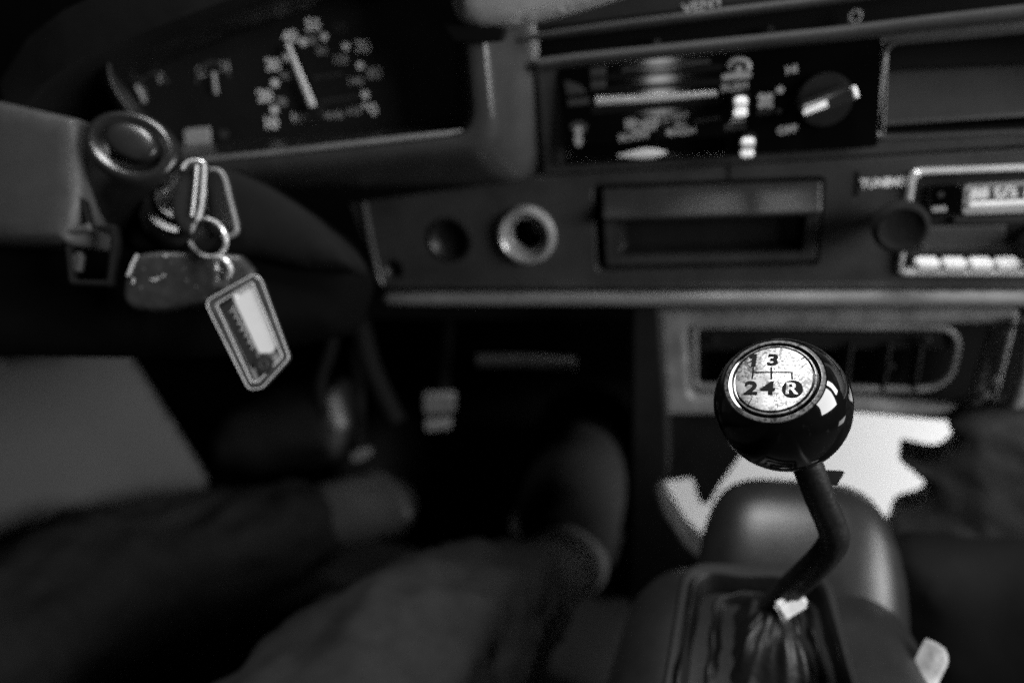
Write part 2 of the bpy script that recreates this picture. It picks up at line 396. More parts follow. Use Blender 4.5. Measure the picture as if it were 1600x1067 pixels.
for yy, dz in ((.04,0),(-.054,0),(-.061,.006),(-.057,.03),(.04,.04)):
    hb_.append([Vector((p.x, yy if yy > 0 else yy+p.y+.05, p.z+dz)) for p in [onY(x, y, Y_) for x, y, Y_ in [(50,215,-.10),(96,150,-.10),(150,112,-.098),(250,70,-.094),(420,6,-.084),(560,-42,-.074),(740,-104,-.062)]]])
bridge('binnacle_hood', hb_, M_dark, db, closed=False, ang=50)
plate_px('painted_gap', Plane(onY(745,54,-.060), X, Z), [(690,38),(790,44),(784,66),(748,68),(708,66)], .002, .006, .001, M_void, db)  # black strip standing in for the shaded gap under the pad
# pad lump over the right end of the binnacle
lump = Plane(onY(790,-60,-.05), X, Z)
pillow('pad_corner', lump.off(.0), [(690,-180),(1060,-180),(1000,-14),(880,26),(800,45),(752,49),(722,40),(708,8)], .02, .03, .004, mat('daylight toned pad', .38, .3, bump=.3, bscale=900), db, .010)  # pale base paints in the daylight that falls on this corner

# ================================================================== INSTRUMENT CLUSTER
pr, plf = onY(720,150,-.012), onY(220,150,-.046)
CL = Plane(pr, (pr-plf), Z)
cl = thing('instrument_cluster', 'black instrument cluster with dotted speedometer, white needle and two small gauges inside the binnacle', 'instrument cluster', pr)
plate_px('face', CL, [(130,20),(760,-120),(770,230),(200,300)], .01, .004, .001, M_darker, cl)
def dot(name, x, y, r, m, parent, pl=CL, sx=1, h=.0006):
    p = pl.hit(x, y); R = px(r, p); return lathe(name, [(0,h),(R,h),(R,-.0004)], p, pl.N, m, parent, 18, pl.W, sx)
for s, x, y in [('10',425,192),('20',414,150),('30',427,101),('40',453,57),('50',489,39),('70',567,73),('80',585,114),('90',578,171)]:
    text('numeral', s, CL, x, y, 24, M_white if s != '80' else M_dim, cl, .03)
text('numeral', '60', CL, 532, 43, 20, M_faint, cl, .02)
for x, y in [(474,66),(507,58),(541,73),(563,103),(571,148),(446,91),(430,130),(429,172)]: dot('tick', x, y, 6, M_white, cl)
for s, x, y in [('60',503,79),('120',533,93),('140',557,127),('40',447,118),('20',440,159),('80',487,63)]: text('inner_numeral', s, CL, x, y, 17, M_dim, cl, .02)
text('unit_lettering', 'MPH', CL, 475, 184, 19, M_white, cl, .03)
text('unit_lettering', 'km/h', CL, 522, 179, 15, M_dim, cl, .02)
text('unit_lettering', 'x10', CL, 553, 173, 15, M_dim, cl, .02)
for a, b in [((490,122),(535,116)),((500,160),(560,150))]:
    sweep('dial_line', [CL.hit(*a)+CL.N*.0006, CL.hit(*b)+CL.N*.0006], px(2,CL.hit(*a)), M_faint, cl, 6, flat=.4)
sweep('needle', [CL.hit(497,174)+CL.N*.006, CL.hit(492,160)+CL.N*.006, CL.hit(455,68)+CL.N*.006], [px(5.5,pr), px(6,pr), px(4,pr)], M_white, cl, 10, flat=.4)
lathe('needle_hub', [(0,.008),(.004,.008),(.005,.006),(.005,0)], CL.hit(497,176), CL.N, M_darker, cl, 24)
# fuel gauge and temperature gauge
def arc(name, cx, cy, rx, ry, a0, a1, w, m, n=10):
    pts = [CL.hit(cx+rx*math.cos(math.radians(a0+(a1-a0)*i/n)), cy-ry*math.sin(math.radians(a0+(a1-a0)*i/n)))+CL.N*.0006 for i in range(n+1)]
    return sweep(name, pts, px(w, pts[0]), m, cl, 8, flat=.3)
arc('fuel_scale', 240, 140, 23, 26, 20, 200, 2.6, M_faint)
text('fuel_letter', 'F', CL, 252, 122, 20, M_dim, cl, .03); text('fuel_letter', 'E', CL, 224, 147, 22, M_dim, cl, .03)
arc('temperature_scale', 333, 126, 26, 28, 10, 190, 2.6, M_faint)
text('temperature_letter', 'C', CL, 314, 112, 21, M_dim, cl, .04); text('temperature_letter', 'H', CL, 352, 104, 20, M_dim, cl, .03)
sweep('small_needle', [CL.hit(341,146)+CL.N*.003, CL.hit(337,112)+CL.N*.003], px(4,pr), M_dim, cl, 8, flat=.4)
sweep('small_needle', [CL.hit(230,160)+CL.N*.003, CL.hit(217,133)+CL.N*.003], px(3.5,pr), M_dim, cl, 8, flat=.4)
plate_px('warning_lamp', CL, [(288,202),(328,198),(330,226),(290,230)], .002, .002, .0005, M_dim, cl, .001)
dot('warning_lamp', 350, 210, 7, M_faint, cl)

# ================================================================== HEATER CONTROL
H = Plane(onY(1120,160,-.0035), X, (0,math.sin(math.radians(7)),math.cos(math.radians(7))))
hc = thing('heater_control', 'gloss black heater control panel with white slider knobs and a rotary fan switch', 'heater control', H.hit(1120,160))
plate_px('face_plate', H, [(870,108),(1380,58),(1372,230),(882,258)], .003, .003, .0001, M_glossblack, hc, 0,
         [([(925,158),(1136,141),(1136,152),(926,170)], .0005), ([(888,228),(1136,214),(1136,240),(890,252)], .0015)])
plate_px('backing', H.off(-.008), [(860,100),(1390,50),(1380,240),(870,270)], .003, .002, .0005, M_glossblack, hc)
# bright slider rail and its left stub
sweep('slider_rail', [H.hit(932,158)-Y*.001, H.hit(1030,153)-Y*.001, H.hit(1120,146)-Y*.001], [px(6.5,H.hit(930,158)), px(6,H.hit(1030,153)), px(4,H.hit(1120,146))], mat('pale rail', .55, .3, metal=.3), hc, 12, flat=.6)
sweep('slider_rail', [H.hit(888,161)-Y*.0006, H.hit(921,158)-Y*.0006], px(5.5,H.hit(900,160)), M_faint, hc, 12, flat=.5)
for q_ in ([(924,167),(1128,152),(1128,163),(924,179)], [(924,139),(1128,123),(1128,132),(924,147)], [(924,120),(1128,101),(1128,109),(924,127)]):
    plate_px('slot', H, q_, .0005, .001, .0002, M_void, hc, .0005)
sweep('slot_edge', [H.hit(972,110)-Y*.0004, H.hit(1110,96)-Y*.0004], px(2.6,H.hit(1000,108)), M_faint, hc, 8, flat=.4)
# pale bar painting the bright reflection in the lower strip
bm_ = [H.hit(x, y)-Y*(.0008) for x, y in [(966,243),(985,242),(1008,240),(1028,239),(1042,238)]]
sweep('painted_reflection', bm_, [px(k, bm_[2]) for k in (1,5,8,6,1)], M_white, hc, 12, flat=.4)
# printing
def ht(s, x, y, sz, m, w=.02, sx=1.1, name='lettering'): return text(name, s, H, x, y, sz, m, hc, w, sx, .08, .0004)
plate_px('pictogram', H, [(922,107),(946,104),(946,137),(924,140)], .001, .001, .0002, M_faint, hc, .0004)
plate_px('pictogram', H, [(882,126),(904,132),(917,145),(886,149)], .001, .001, .0002, M_faint, hc, .0004)
plate_px('pictogram', H, [(890,197),(898,190),(910,190),(918,197),(914,209),(895,209)], .001, .001, .0002, M_faint, hc, .0004)
dot('pictogram', 904, 204, 6, M_dim, hc, H, 1, .001); dot('pictogram', 904, 219, 10, M_dim, hc, H, .6, .0006)
# vented white legend block
ht('III', 985, 194, 20, M_dim, .04); ht('DEF', 1010, 196, 22, M_dim, .04); ht('ROOM', 990, 213, 14, M_dim, .04)
ht('HOT', 1064, 182, 10, M_dim, .03); ht('BI-L', 1064, 195, 10, M_dim, .03); ht('FRESH', 1068, 206, 12, M_dim, .03)
dot('mark', 1046, 207, 5, M_dim, hc, H); ht('-', 1042, 190, 18, M_dim)
ht('ooooooo', 1105, 187, 9, M_faint)
arc_pts = [H.hit(1154+17*math.cos(t), 103-10*math.sin(t))-Y*.0005 for t in [math.radians(-40+26*k) for k in range(11)]]
sweep('pictogram', arc_pts, px(3.2, arc_pts[0]), M_dim, hc, 8, flat=.4)
plate_px('pictogram', H, [(1128,118),(1150,113),(1174,113),(1173,122),(1128,126)], .001, .001, .0002, M_dim, hc, .0004)
dot('pictogram', 1155, 108, 5, M_dim, hc, H)
ht('PUSH', 1148, 136, 15, M_dim, .03); ht('PULL', 1150, 198, 12, M_faint, .03, 1.2); ht('AIR', 1153, 187, 11, M_dim, .03, 1.3)
for dx, dy in [(-6,-6),(6,-6),(-6,6),(6,6),(0,0)]: dot('fan_mark', 1196+dx, 158+dy, 5.5, M_dim, hc, H)
ht('FAN', 1196, 175, 11, M_faint)
ht('HI', 1237, 109, 16, M_dim, .04); dot('mark', 1219, 141, 5.5, M_dim, hc, H); dot('mark', 1217, 174, 4, M_faint, hc, H); ht('OFF', 1230, 203, 15, M_dim, .03)
# slider knobs
for (x0,y0,x1,y1) in [(1157,146,1156,179),(1168,208,1166,240)]:
    a, b = H.hit(x0,y0), H.hit(x1,y1); c = (a+b)/2
    k = box('slider_knob', c-Y*.006, px(24,c), .012, (a-b).length*1.15, M_dark, hc, .0015, X, Y, a-b)
    for t in (.22, .78):
        q = a+(b-a)*t
        box('knob_cap', q-Y*.0128, px(19,c), .003, (a-b).length*.36, M_button, k, .0009, X, Y, a-b)
    box('knob_cap', c-Y*.0122, px(17,c), .002, (a-b).length*.5, M_dim if y0 > 190 else M_button, k, .0006, X, Y, a-b)
# rotary switch
rc = H.hit(1288, 156); RR = px(40, rc)
lathe('rotary_base', [(0,.004),(RR*.95,.004),(RR,.002),(RR*1.0,-.001)], rc, -Y, M_dark, hc, 48)
rd = (H.hit(1325,138)-H.hit(1252,168)).normalized(); rw = rd.cross(-Y)
rs = box('rotary_grip', rc-Y*.0085, RR*1.9, .012, RR*.62, M_dark, hc, .002, rd, -Y, rw)
a_ = H.hit(1252,170); 
sweep('pointer', [rc-rd*RR*.88-Y*.0149, rc-rd*RR*.02-Y*.0149], [px(3.5,rc), px(5,rc)], M_button, rs, 10, flat=.3)
sweep('pointer', [rc+rd*RR*.955-Y*.014+rw*RR*.2, rc+rd*RR*.955-Y*.014-rw*RR*.2], px(4,rc), M_button, rs, 10)

# ================================================================== CUBBY
cb = thing('storage_cubby', 'open black storage cubby with a thin grey rim right of the heater controls', 'storage cubby', onY(1500,120,.03))
c4 = [Vector((p.x, -.001, p.z)) for p in [D0.hit(*q) for q in CUB]]
def cubloop(ins, y, r): 
    c = sum(c4, Vector())/4; L_ = []
    for p in c4: L_.append(Vector((p.x+(ins if p.x < c.x else -ins), y, p.z+(ins if p.z < c.z else -ins))))
    return round_poly(L_, r, 5)
bridge('rim', [cubloop(-.0012,.004,.006), cubloop(-.0012,-.0012,.006), cubloop(-.0002,-.0022,.006), cubloop(.0012,-.0012,.005), cubloop(.0012,.004,.005)], M_bin, cb)
bridge('bin', [cubloop(.0012,.003,.005), cubloop(.002,.035,.006), cubloop(.003,.055,.006)], M_dark, cb, cap1=True)
zf = min(p.z for p in c4)+.003
fl = [Vector((c4[0].x+.004,.010,zf+.004)), Vector((c4[1].x,.010,zf+.004)), Vector((c4[1].x,.050,zf+.036)), Vector((c4[0].x+.004,.050,zf+.036))]
bridge('painted_lit_slab', [[p for p in fl], [p+Z*.002 for p in fl]], M_col, cb, True, True)  # pale sloping slab paints in the lit lower half of the bin

# ================================================================== ASHTRAY
at_ = thing('ashtray', 'closed grey pull-out ashtray with a dark finger recess set in the lower dash panel', 'ashtray', onY(1105,350,.02))
plate_px('housing', dash(.012), [(915,280),(1300,266),(1290,425),(922,436)], .004, .004, .001, M_void, at_)
AP = dash(-.002)
plate_px('front', AP, [(942,342),(1281,333),(1274,408),(946,417)], [.001,.001,.003,.003], .008, .0012, M_dash, at_, 0,
         [([(966,347),(1259,338),(1254,392),(966,399)], [.0006,.0006,.0025,.0025])])
# recess of the front
q = [AP.hit(*p) for p in [(966,347),(1259,338),(1254,392),(966,399)]]
def ql(ins, y): 
    c = sum(q, Vector())/4
    return round_poly([Vector((p.x+(ins if p.x < c.x else -ins), y, p.z+(ins if p.z < c.z else -ins))) for p in q], .003, 4)
bridge('finger_recess', [ql(-.0004,-.0024), ql(.0006,.002), ql(.003,.0085)], M_dark, at_, cap1=True)
# upper lip, leaning out towards the cabin
ltop = [onY(941,295,.001), onY(1283,283,.001)]; lbot = [onY(941,344,-.010), onY(1283,333,-.010)]
lp = Plane(ltop[0], X, ltop[0]-lbot[0]); 
plate('lip', lp, round_poly([lp.uv(*p) for p in [(940,293),(1284,281),(1284,332),(941,343)]], .0016), [], .007, .0016, M_dash, at_)

# ================================================================== LIGHTER SOCKET
ls = thing('lighter_socket', 'round metal cigarette lighter socket with a stepped bright ring and dark bore', 'lighter socket', onY(823,367,0))
R = px(47, onY(823,367,0)); lc = D0.at(*ring_c)
lathe('ring', [(R*.55,-.02),(R*.55,.0005),(R*.60,.0022),(R*.66,.0014),(R*.70,.0014),(R*.74,.0035),(R*.82,.0052),(R*.92,.0046),(R*.99,.002),(R*1.0,-.002)], lc, -Y, M_satin, ls, 64, ang=25, capend=False)
lathe('bore', [(R*.56,-.0005),(R*.54,-.012),(R*.50,-.03),(0,-.03)], lc, -Y, M_dark, ls, 48, capend=False)
lathe('contact', [(0,.006),(R*.1,.006),(R*.16,.003),(R*.16,0)], lc+X*R*.34-Y*.0+Z*R*.12+Y*.012, -Y, M_satin, ls, 24)

# ================================================================== RADIO
ra = thing('car_radio', 'car cassette radio with chrome surround, bright tuning dial and a row of white push buttons', 'car radio', onY(1560,350,.02))
q = [Vector((p.x, 0, p.z)) for p in [D0.hit(*v) for v in RAD]]
def rl(ins, y, r=.005):
    c = sum(q, Vector())/4
    return round_poly([Vector((p.x+(ins if p.x < c.x else -ins), y, p.z+(ins if p.z < c.z else -ins))) for p in q], r, 5)
bridge('surround', [rl(-.0008,.004), rl(-.0008,-.002), rl(.0002,-.0034), rl(.0014,-.0034), rl(.0022,-.002), rl(.0024,.004)], M_chrome, ra)
RB = dash(.003)
plate('face', RB, [tuple((p-RB.O).dot(a) for a in (RB.U, RB.W)) for p in rl(.002,.003)], [], .002, .0003, M_dark, ra)
R1 = dash(.000)
plate_px('mode_block', R1, [(1452,292),(1500,289),(1500,336),(1450,338)], .001, .006, .0008, M_glossblack, ra)
dot('indicator', 1470, 304, 4, M_faint, ra, R1); plate_px('indicator', R1, [(1456,324),(1478,322),(1478,330),(1456,331)], .0006, .001, .0002, M_dim, ra, .0006)
plate_px('dial_window', R1, [(1506,290),(1850,272),(1850,324),(1504,336)], .002, .004, .0006, M_dim, ra)
plate_px('dial_shade', R1, [(1518,293),(1850,276),(1850,303),(1518,313)], .001, .002, .0004, M_faint, ra, .0004)
for s, x in [('88 92',1548),('96 100',1600)]: text('dial_numeral', s, R1, x, 301-(x-1548)*.04, 22, M_white, ra, .05, 1.15, .03, .0008)
sweep('dial_bar', [R1.hit(1514,320)-Y*.0008, R1.hit(1850,306)-Y*.0008], px(4.5,R1.hit(1560,318)), M_white, ra, 8, flat=.4)
plate_px('tape_flap', R1, [(1440,356),(1572,352),(1572,386),(1440,392)], .001, .004, .0008, M_dash, ra)
plate_px('cassette_slot', R1, [(1490,340),(1850,328),(1850,345),(1490,350)], .001, .003, .0005, M_darker, ra)
for i in range(9):
    x0 = 1428+i*41; a, b, c, d = R1.hit(x0,402), R1.hit(x0+36,401.5), R1.hit(x0+36,414.5), R1.hit(x0,415.5)
    ce = (a+b+c+d)/4
    box('preset_button', ce-Y*.003, (b-a).length, .009, (a-d).length, M_button, ra, .0012)
    # fine print line on each
lathe('volume_knob', [(0,.012),(px(26,R1.hit(1606,380)),.012),(px(30,R1.hit(1606,380)),.010),(px(30,R1.hit(1606,380)),-.002)], R1.hit(1624,380), -Y, M_void, ra, 32)

# choke knob with its word
ck = thing('choke_knob', 'black round pull knob on a short stem below the white word beside the radio', 'pull knob', onY(1350,328,0))
kc = onY(1409, 358, -.026); ks = kc + Y*.03; kr = px(41, kc)
lathe('knob', [(0,-.0008),(kr*.5,-.0004),(kr*.72,.0005),(kr*.80,.0012),(kr*.90,.0008),(kr*.98,-.001),(kr,-.003),(kr*.96,-.010),(kr*.72,-.013),(kr*.5,-.014)], kc, -Y, mat('ribbed knob rubber', .007, .75, spec=.2, bump=1, bscale=500, var=.5, vscale=150), ck, 48)
lathe('stem', [(kr*.34,-.012),(kr*.34,-.032)], kc, -Y, M_dark, ck, 24)
nl = 12
word = text('nameplate', 'TUNING', D0, 1380, 285, 18, M_white, db, .05, .95, .02, .0006)

# ================================================================== VENT UNIT UNDER THE DASH
VP = dash(.020)
vu = thing('vent_unit', 'worn grey metal console frame round a dark slotted air vent under the dash', 'air vent', VP.hit(1300,580))
plate_px('frame', VP, [(1028,488),(1596,486),(1548,672),(1500,662),(1320,646),(1038,650)], [.003,.004,.006,.004,.002,.004], .012, .0035, M_grey, vu, 0,
         [([(1072,512),(1554,508),(1516,642),(1310,624),(1078,622)], [.006,.006,.008,.003,.006])])
plate_px('back_plate', dash(.05), [(1000,470),(1640,470),(1600,640),(1000,640)], .003, .003, .001, M_void, vu)
vi = [VP.hit(*p)+Y*.008 for p in [(1084,516),(1508,520),(1488,618),(1084,612)]]
vq = round_poly(vi, [.006,.016,.02,.006], 8)
sweep('inner_bezel', vq, px(5, vi[0]), M_dim and M_grey, vu, 10, True)
for x in [1180,1260,1330,1390,1440]:
    a, b = VP.hit(x,545)+Y*.016, VP.hit(x-2,618)+Y*.016
    box('vane', (a+b)/2, .0014, .022, (a-b).length, M_dash, vu, .0004)
plate_px('upper_flap', dash(.030), [(1086,518),(1500,522),(1500,544),(1086,548)], .003, .004, .001, M_dark, vu)
for x, y in [(1090+25,536),(1392,578),(1450,536)]:
    lathe('flap_knob', [(0,.004),(.0025,.003),(.003,0)], VP.hit(x,y)+Y*.006, -Y, M_dark, vu, 16)
for x, y, r in [(1552,592,7),(1540,616,7),(1540,658,13),(1580,508,6)]:  # the lower corner one is a frame highlight built as a bright head
    lathe('screw_and_glint', [(0,.003),(px(r,VP.hit(x,y))*.7,.0026),(px(r,VP.hit(x,y)),.001),(px(r,VP.hit(x,y)),-.003)], VP.hit(x,y)-Y*.0002, -Y, M_satin, vu, 20)
# bent tube running beside the frame
tb = sweep('support_tube', spline([onY(1612,500,.012), onY(1602,580,.012), onY(1580,640,.014), onY(1540,690,.018), onY(1490,730,.03)], 6), px(13, onY(1580,640,.014)), M_grey, None, 14)
tag(tb, 'thin bent grey tube running down beside the right edge of the vent frame', 'tube')

# brackets and side panels below the vent
bk = plate_px('mounting_bracket', dash(.034), [(1030,640),(1205,640),(1190,690),(1160,710),(1120,766),(1108,790),(1092,786),(1082,748),(1032,754)], .003, .01, .002, M_dark, None)
tag(bk, 'dark metal bracket under the left corner of the vent frame above the bright gap', 'bracket')
sp_ = plate_px('console_side', dash(.012), [(985,480),(1032,480),(1044,650),(1046,738),(1028,762),(1040,800),(1072,850),(1112,886),(1112,1000),(985,1000)], .004, .03, .003, M_darker, None)
tag(sp_, 'dull black side panel left of the bright gap below the dash', 'side panel')

cw = box('shade_wall', Vector((-.071,.3125,.195)), .008, .395, .39, M_darker, None, .002)  # added wall that keeps side light out of the driver footwell
tag(cw, 'black upright wall added to shade the driver footwell beside the white panel', 'side panel')
# ================================================================== FLOOR, FIREWALL, SUNLIT PANEL
fb = box('floor', Vector((0,-.15,-.03)), 3, 2.2, .04, M_floor, None, 0); struct(fb)
fw = box('firewall', Vector((0,.62,.3)), 3, .04, .8, M_darker, None, 0); struct(fw)
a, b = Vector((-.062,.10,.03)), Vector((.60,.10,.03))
up_ = Vector((0,.17,.27))
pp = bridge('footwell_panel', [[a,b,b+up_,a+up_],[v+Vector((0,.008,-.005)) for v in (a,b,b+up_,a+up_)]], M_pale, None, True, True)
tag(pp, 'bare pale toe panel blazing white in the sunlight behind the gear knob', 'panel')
# ================================================================== TUNNEL
TZ = CAM.z-.29
tn = thing('transmission_tunnel', 'dark vinyl covered transmission tunnel with a smooth bulge ahead of the gear lever', 'tunnel', (.03,-.3,0))
loops = []
for yy, w, zt, cx in [(-.75,.15,TZ-.03,.045),(-.45,.13,TZ-.012,.04),(-.3,.115,TZ-.004,.034),(-.2,.108,TZ,.030),(-.14,.102,TZ-.001,.028),(-.115,.098,TZ-.004,.027),(-.10,.092,TZ-.012,.027),(-.092,.085,TZ-.026,.027)]:
    L_ = []
    for k in range(33):
        t = -1+2*k/32
        u = abs(t); s = math.copysign(1, t)
        x = cx+s*w*(min(1,u/.55)*.72+.28*max(0,(u-.55)/.45)*1.4 if u > 0 else 0)
        z = zt-(0 if u < .3 else (zt)*(((u-.3)/.7)**2.6))
        L_.append(Vector((x, yy, max(-.01, z))))
    loops.append(L_)
bridge('tunnel_cover', loops, M_vinyl, tn, True, True, closed=False, ang=60)
# bulge
loops = []
bx0, bx1 = -.014, .106
for yy, f, dz in [(-.13,.9,-.022),(-.12,.94,-.008),(-.11,.97,.003),(-.10,.99,.012),(-.09,1,.019),(-.08,.99,.024),(-.068,.97,.026),(-.055,.94,.023),(-.045,.89,.013),(-.038,.80,-.004),(-.035,.65,-.03)]:
    L_ = []; cx = (bx0+bx1)/2; w = (bx1-bx0)/2*f
    for k in range(33):
        t = PI*k/32; c, s = math.cos(t), math.sin(t); e = .45
        L_.append(Vector((cx-math.copysign(abs(c)**.5, c)*w, yy, TZ-.12+(.12+dz)*abs(s)**e)))
    loops.append(L_)
bridge('tunnel_bulge', loops, M_vinyl, tn, True, True, closed=False, ang=70)

# ================================================================== GEAR BOOT
TP = Plane((0,0,TZ+.006), X, Y)                               # horizontal plane on the tunnel top
gb = thing('gear_boot', 'black pleated rubber gear lever boot in a flat frame on the tunnel', 'gear boot', TP.hit(1200,1000))
fo = [(1040,1180),(1066,898),(1300,905),(1352,1180)]
def tploop(pts, h, r, n=10):
    return round_poly([TP.at(*TP.uv(*p), h) for p in pts], r, n)
fo_ = [(1006,1240),(1068,880),(1292,890),(1386,1240)]
fi_ = [(1030,1215),(1082,900),(1280,908),(1362,1215)]
gf = bridge('boot_frame', [tploop(fo_,-.006,.016), tploop(fo_,.001,.016), tploop([(a+(b-a)*.3,c+(d-c)*.3) for (a,c),(b,d) in zip(fo_,fi_)],.0035,.015), tploop([(a+(b-a)*.7,c+(d-c)*.7) for (a,c),(b,d) in zip(fo_,fi_)],.0035,.014), tploop(fi_,.001,.013), tploop(fi_,-.004,.013)], M_rubber, gb)
base_l = onD(1212, 938, .335)
NP = 160; loops = []
base = tploop(fi_, -.002, .013, 16)
def resample(L_, n):
    cl_ = L_+[L_[0]]; seg = [(cl_[i+1]-cl_[i]).length for i in range(len(L_))]; tot = sum(seg); out = []
    for k in range(n):
        s = tot*k/n; i = 0
        while s > seg[i]: s -= seg[i]; i += 1
        out.append(cl_[i].lerp(cl_[i+1], s/max(seg[i],1e-9)))
    return out
base = resample(base, NP); cbase = sum(base, Vector())/NP
NR = 46
for i in range(NR+1):
    t = i/NR; sc = 1-.87*t
    c = cbase.lerp(base_l, t**.9); z = cbase.z+(base_l.z-cbase.z)*t**1.3
    wave = .0062*math.sin(2*PI*2.7*t**.8)*(1-t*.6) if 0 < t < 1 else 0
    L_ = []
    for k, p in enumerate(base):
        d = p-cbase
        w_ = wave*(1+.5*noise.noise(Vector((k*.07, t*3, 2))))-.012*math.sin(PI*t)
        q_ = c+d*(sc+wave*1.6+.05*noise.noise(Vector((k*.11, t*2.5, 7)))*math.sin(PI*t)); q_.z = z+w_+.0022*noise.noise(Vector((p.x*60, p.y*60, t*4)))
        L_.append(q_)
    loops.append(L_)
pb = bridge('pleated_boot', loops, mat('boot leather', .007, .48, bump=.5, bscale=350, spec=.35), gb, ang=80)
sb = pb.modifiers.new('s','SUBSURF'); sb.levels = sb.render_levels = 1

# ================================================================== GEAR LEVER
KC = onD(1221, 631, .25); KR = .0236
vd = (KC-CAM).normalized(); la = (CR-CR.dot(vd)*vd).normalized(); lb = vd.cross(la)   # right, down in the view of the knob
if lb.dot(CD) < 0: lb = -lb
KN = (la*(-.14) + lb*(-.505) - vd*.85).normalized()
kup = (-CD - (-CD).dot(KN)*KN).normalized(); kri = kup.cross(KN)
krot = math.radians(1.5); kri, kup = kri*math.cos(krot)+kup*math.sin(krot), kup*math.cos(krot)-kri*math.sin(krot)
gl = thing('gear_lever', 'cranked gear lever with glossy black ball knob and worn metal shift pattern disc', 'gear lever', base_l)
A = .0170; hh = math.sqrt(KR**2-A**2)
prof = [(0,-KR*1.11)]
for i in range(1, 60):
    th = PI*i/60; r, h = KR*math.sin(th), -KR*math.cos(th)
    if h > hh: break
    if h < 0: h *= 1.11
    prof.append((r, h))
prof += [(A*1.004, hh), (A*.9, hh-.0006), (0, hh-.0006)]
knob = lathe('knob', prof, KC, KN, M_knob, gl, 128, kup)
M_disc = disc_mat()
def lathe_local(name, prof, O, m, parent, n=128, ang=25):
    """lathe whose own origin and z axis are the disc's, for the brushed finish"""
    bm = bmesh.new(); rings = []
    for r, h in prof:
        rings.append([bm.verts.new((0,0,h))] if r < 1e-6 else [bm.verts.new((math.cos(2*PI*k/n)*r, math.sin(2*PI*k/n)*r, h)) for k in range(n)])
    for P_, Q_ in zip(rings, rings[1:]):
        for k in range(n):
            k2 = (k+1) % n
            if len(P_) == 1: bm.faces.new((P_[0], Q_[k], Q_[k2]))
            elif len(Q_) == 1: bm.faces.new((P_[k], P_[k2], Q_[0]))
            else: bm.faces.new((P_[k], P_[k2], Q_[k2], Q_[k]))
    me = bpy.data.meshes.new(name); bmesh.ops.recalc_face_normals(bm, faces=bm.faces); bm.to_mesh(me); bm.free(); smooth(me, ang)
    o = bpy.data.objects.new(name, me); COL.objects.link(o); me.materials.append(m)
    mw = Matrix.Translation(O) @ Matrix((kri, kup, KN)).transposed().to_4x4()
    o.parent = parent
    inv = parent.matrix_world.inverted() if parent.type == 'MESH' else Matrix.Translation(-parent.location)
    o.matrix_parent_inverse = inv; o.matrix_basis = mw
    return o
KT = KC+KN*hh
disc = lathe_local('shift_pattern_disc', [(0,.0012),(A*.6,.0011),(A*.745,.0009),(A*.75,.0006),(A*.755,-.0004)], KT, M_disc, gl)
lathe_local('thin_band', [(A*.788,-.0004),(A*.79,.0006),(A*.818,.0005),(A*.822,-.0004)], KT, M_disc, gl)
lathe_local('outer_collar', [(A*.895,-.0004),(A*.9,.0004),(A*.93,.0003),(A*1.0,-.0004),(A*1.045,-.0016),(A*1.05,-.0022),(A*1.03,-.0024)], KT, M_disc, gl)
M_paint = mat('black enamel', .008, .7, var=.3, spec=.15)
DP = Plane(KT+KN*.0011, kri, kup)
def duv(u, v): return (u-.12*(v-.07)+.05, v-.07)
def dtext(s, u, v, size, w=.03, sx=1.25, m=M_paint, front=.00028, rot=0):
    u, v = duv(u, v); return text('numeral', s, DP, u*A, v*A, size*A, m, disc, w, sx, rot, front, up=1)
dtext('1', -.41, .505, .40, .035, 1.3); dtext('3', -.04, .51, .37, .03, 1.35)
dtext('2', -.48, -.17, .42, .03, 1.3); dtext('4', -.155, -.17, .42, .03, 1.3)
lathe('reverse_spot', [(0,.0003),(A*.195,.0003),(A*.195,-.0004)], DP.at(*[c_*A for c_ in duv(.31,-.185)]), KN, M_paint, disc, 48, kup)
dtext('R', .315, -.185, .37, .02, 1.1, M_disc, .0006)
def dline(pts, w):
    P_ = [DP.at(*[c_*A for c_ in duv(u, v)], .0001) for u, v in pts]; return sweep('gate_line', P_, w*A, M_paint, disc, 8, flat=.5, up=kri if abs(pts[0][0]-pts[-1][0]) < .1 else kup)
dline([(-.44,.205),(.32,.205)], .017); dline([(-.43,.33),(-.435,.205),(-.455,.05)], .017); dline([(-.075,.33),(-.078,.04)], .02); dline([(.315,.212),(.315,.04)], .017)
dline([(-.50,.575),(-.40,.645)], .032)
# scratches scored round the pattern
def scr(pts, w): sweep('scratch', [DP.at(*[c_*A for c_ in duv(u, v)], .00002) for u, v in pts], w*A*1.4, M_paint, disc, 5, flat=.5)
scr([(-.55,.42),(-.50,.33),(-.42,.36)], .008); scr([(-.55,.43),(-.44,.50)], .006); scr([(-.13,.31),(-.075,.20)], .008); scr([(.02,.32),(-.07,.20)], .008)
scr([(-.47,-.42),(-.56,-.58)], .008); scr([(.05,.42),(.16,.50)], .006); scr([(.48,.30),(.60,.42)], .006); scr([(.5,.52),(.58,.58)], .01); scr([(.02,-.62),(.0,-.3)], .005)
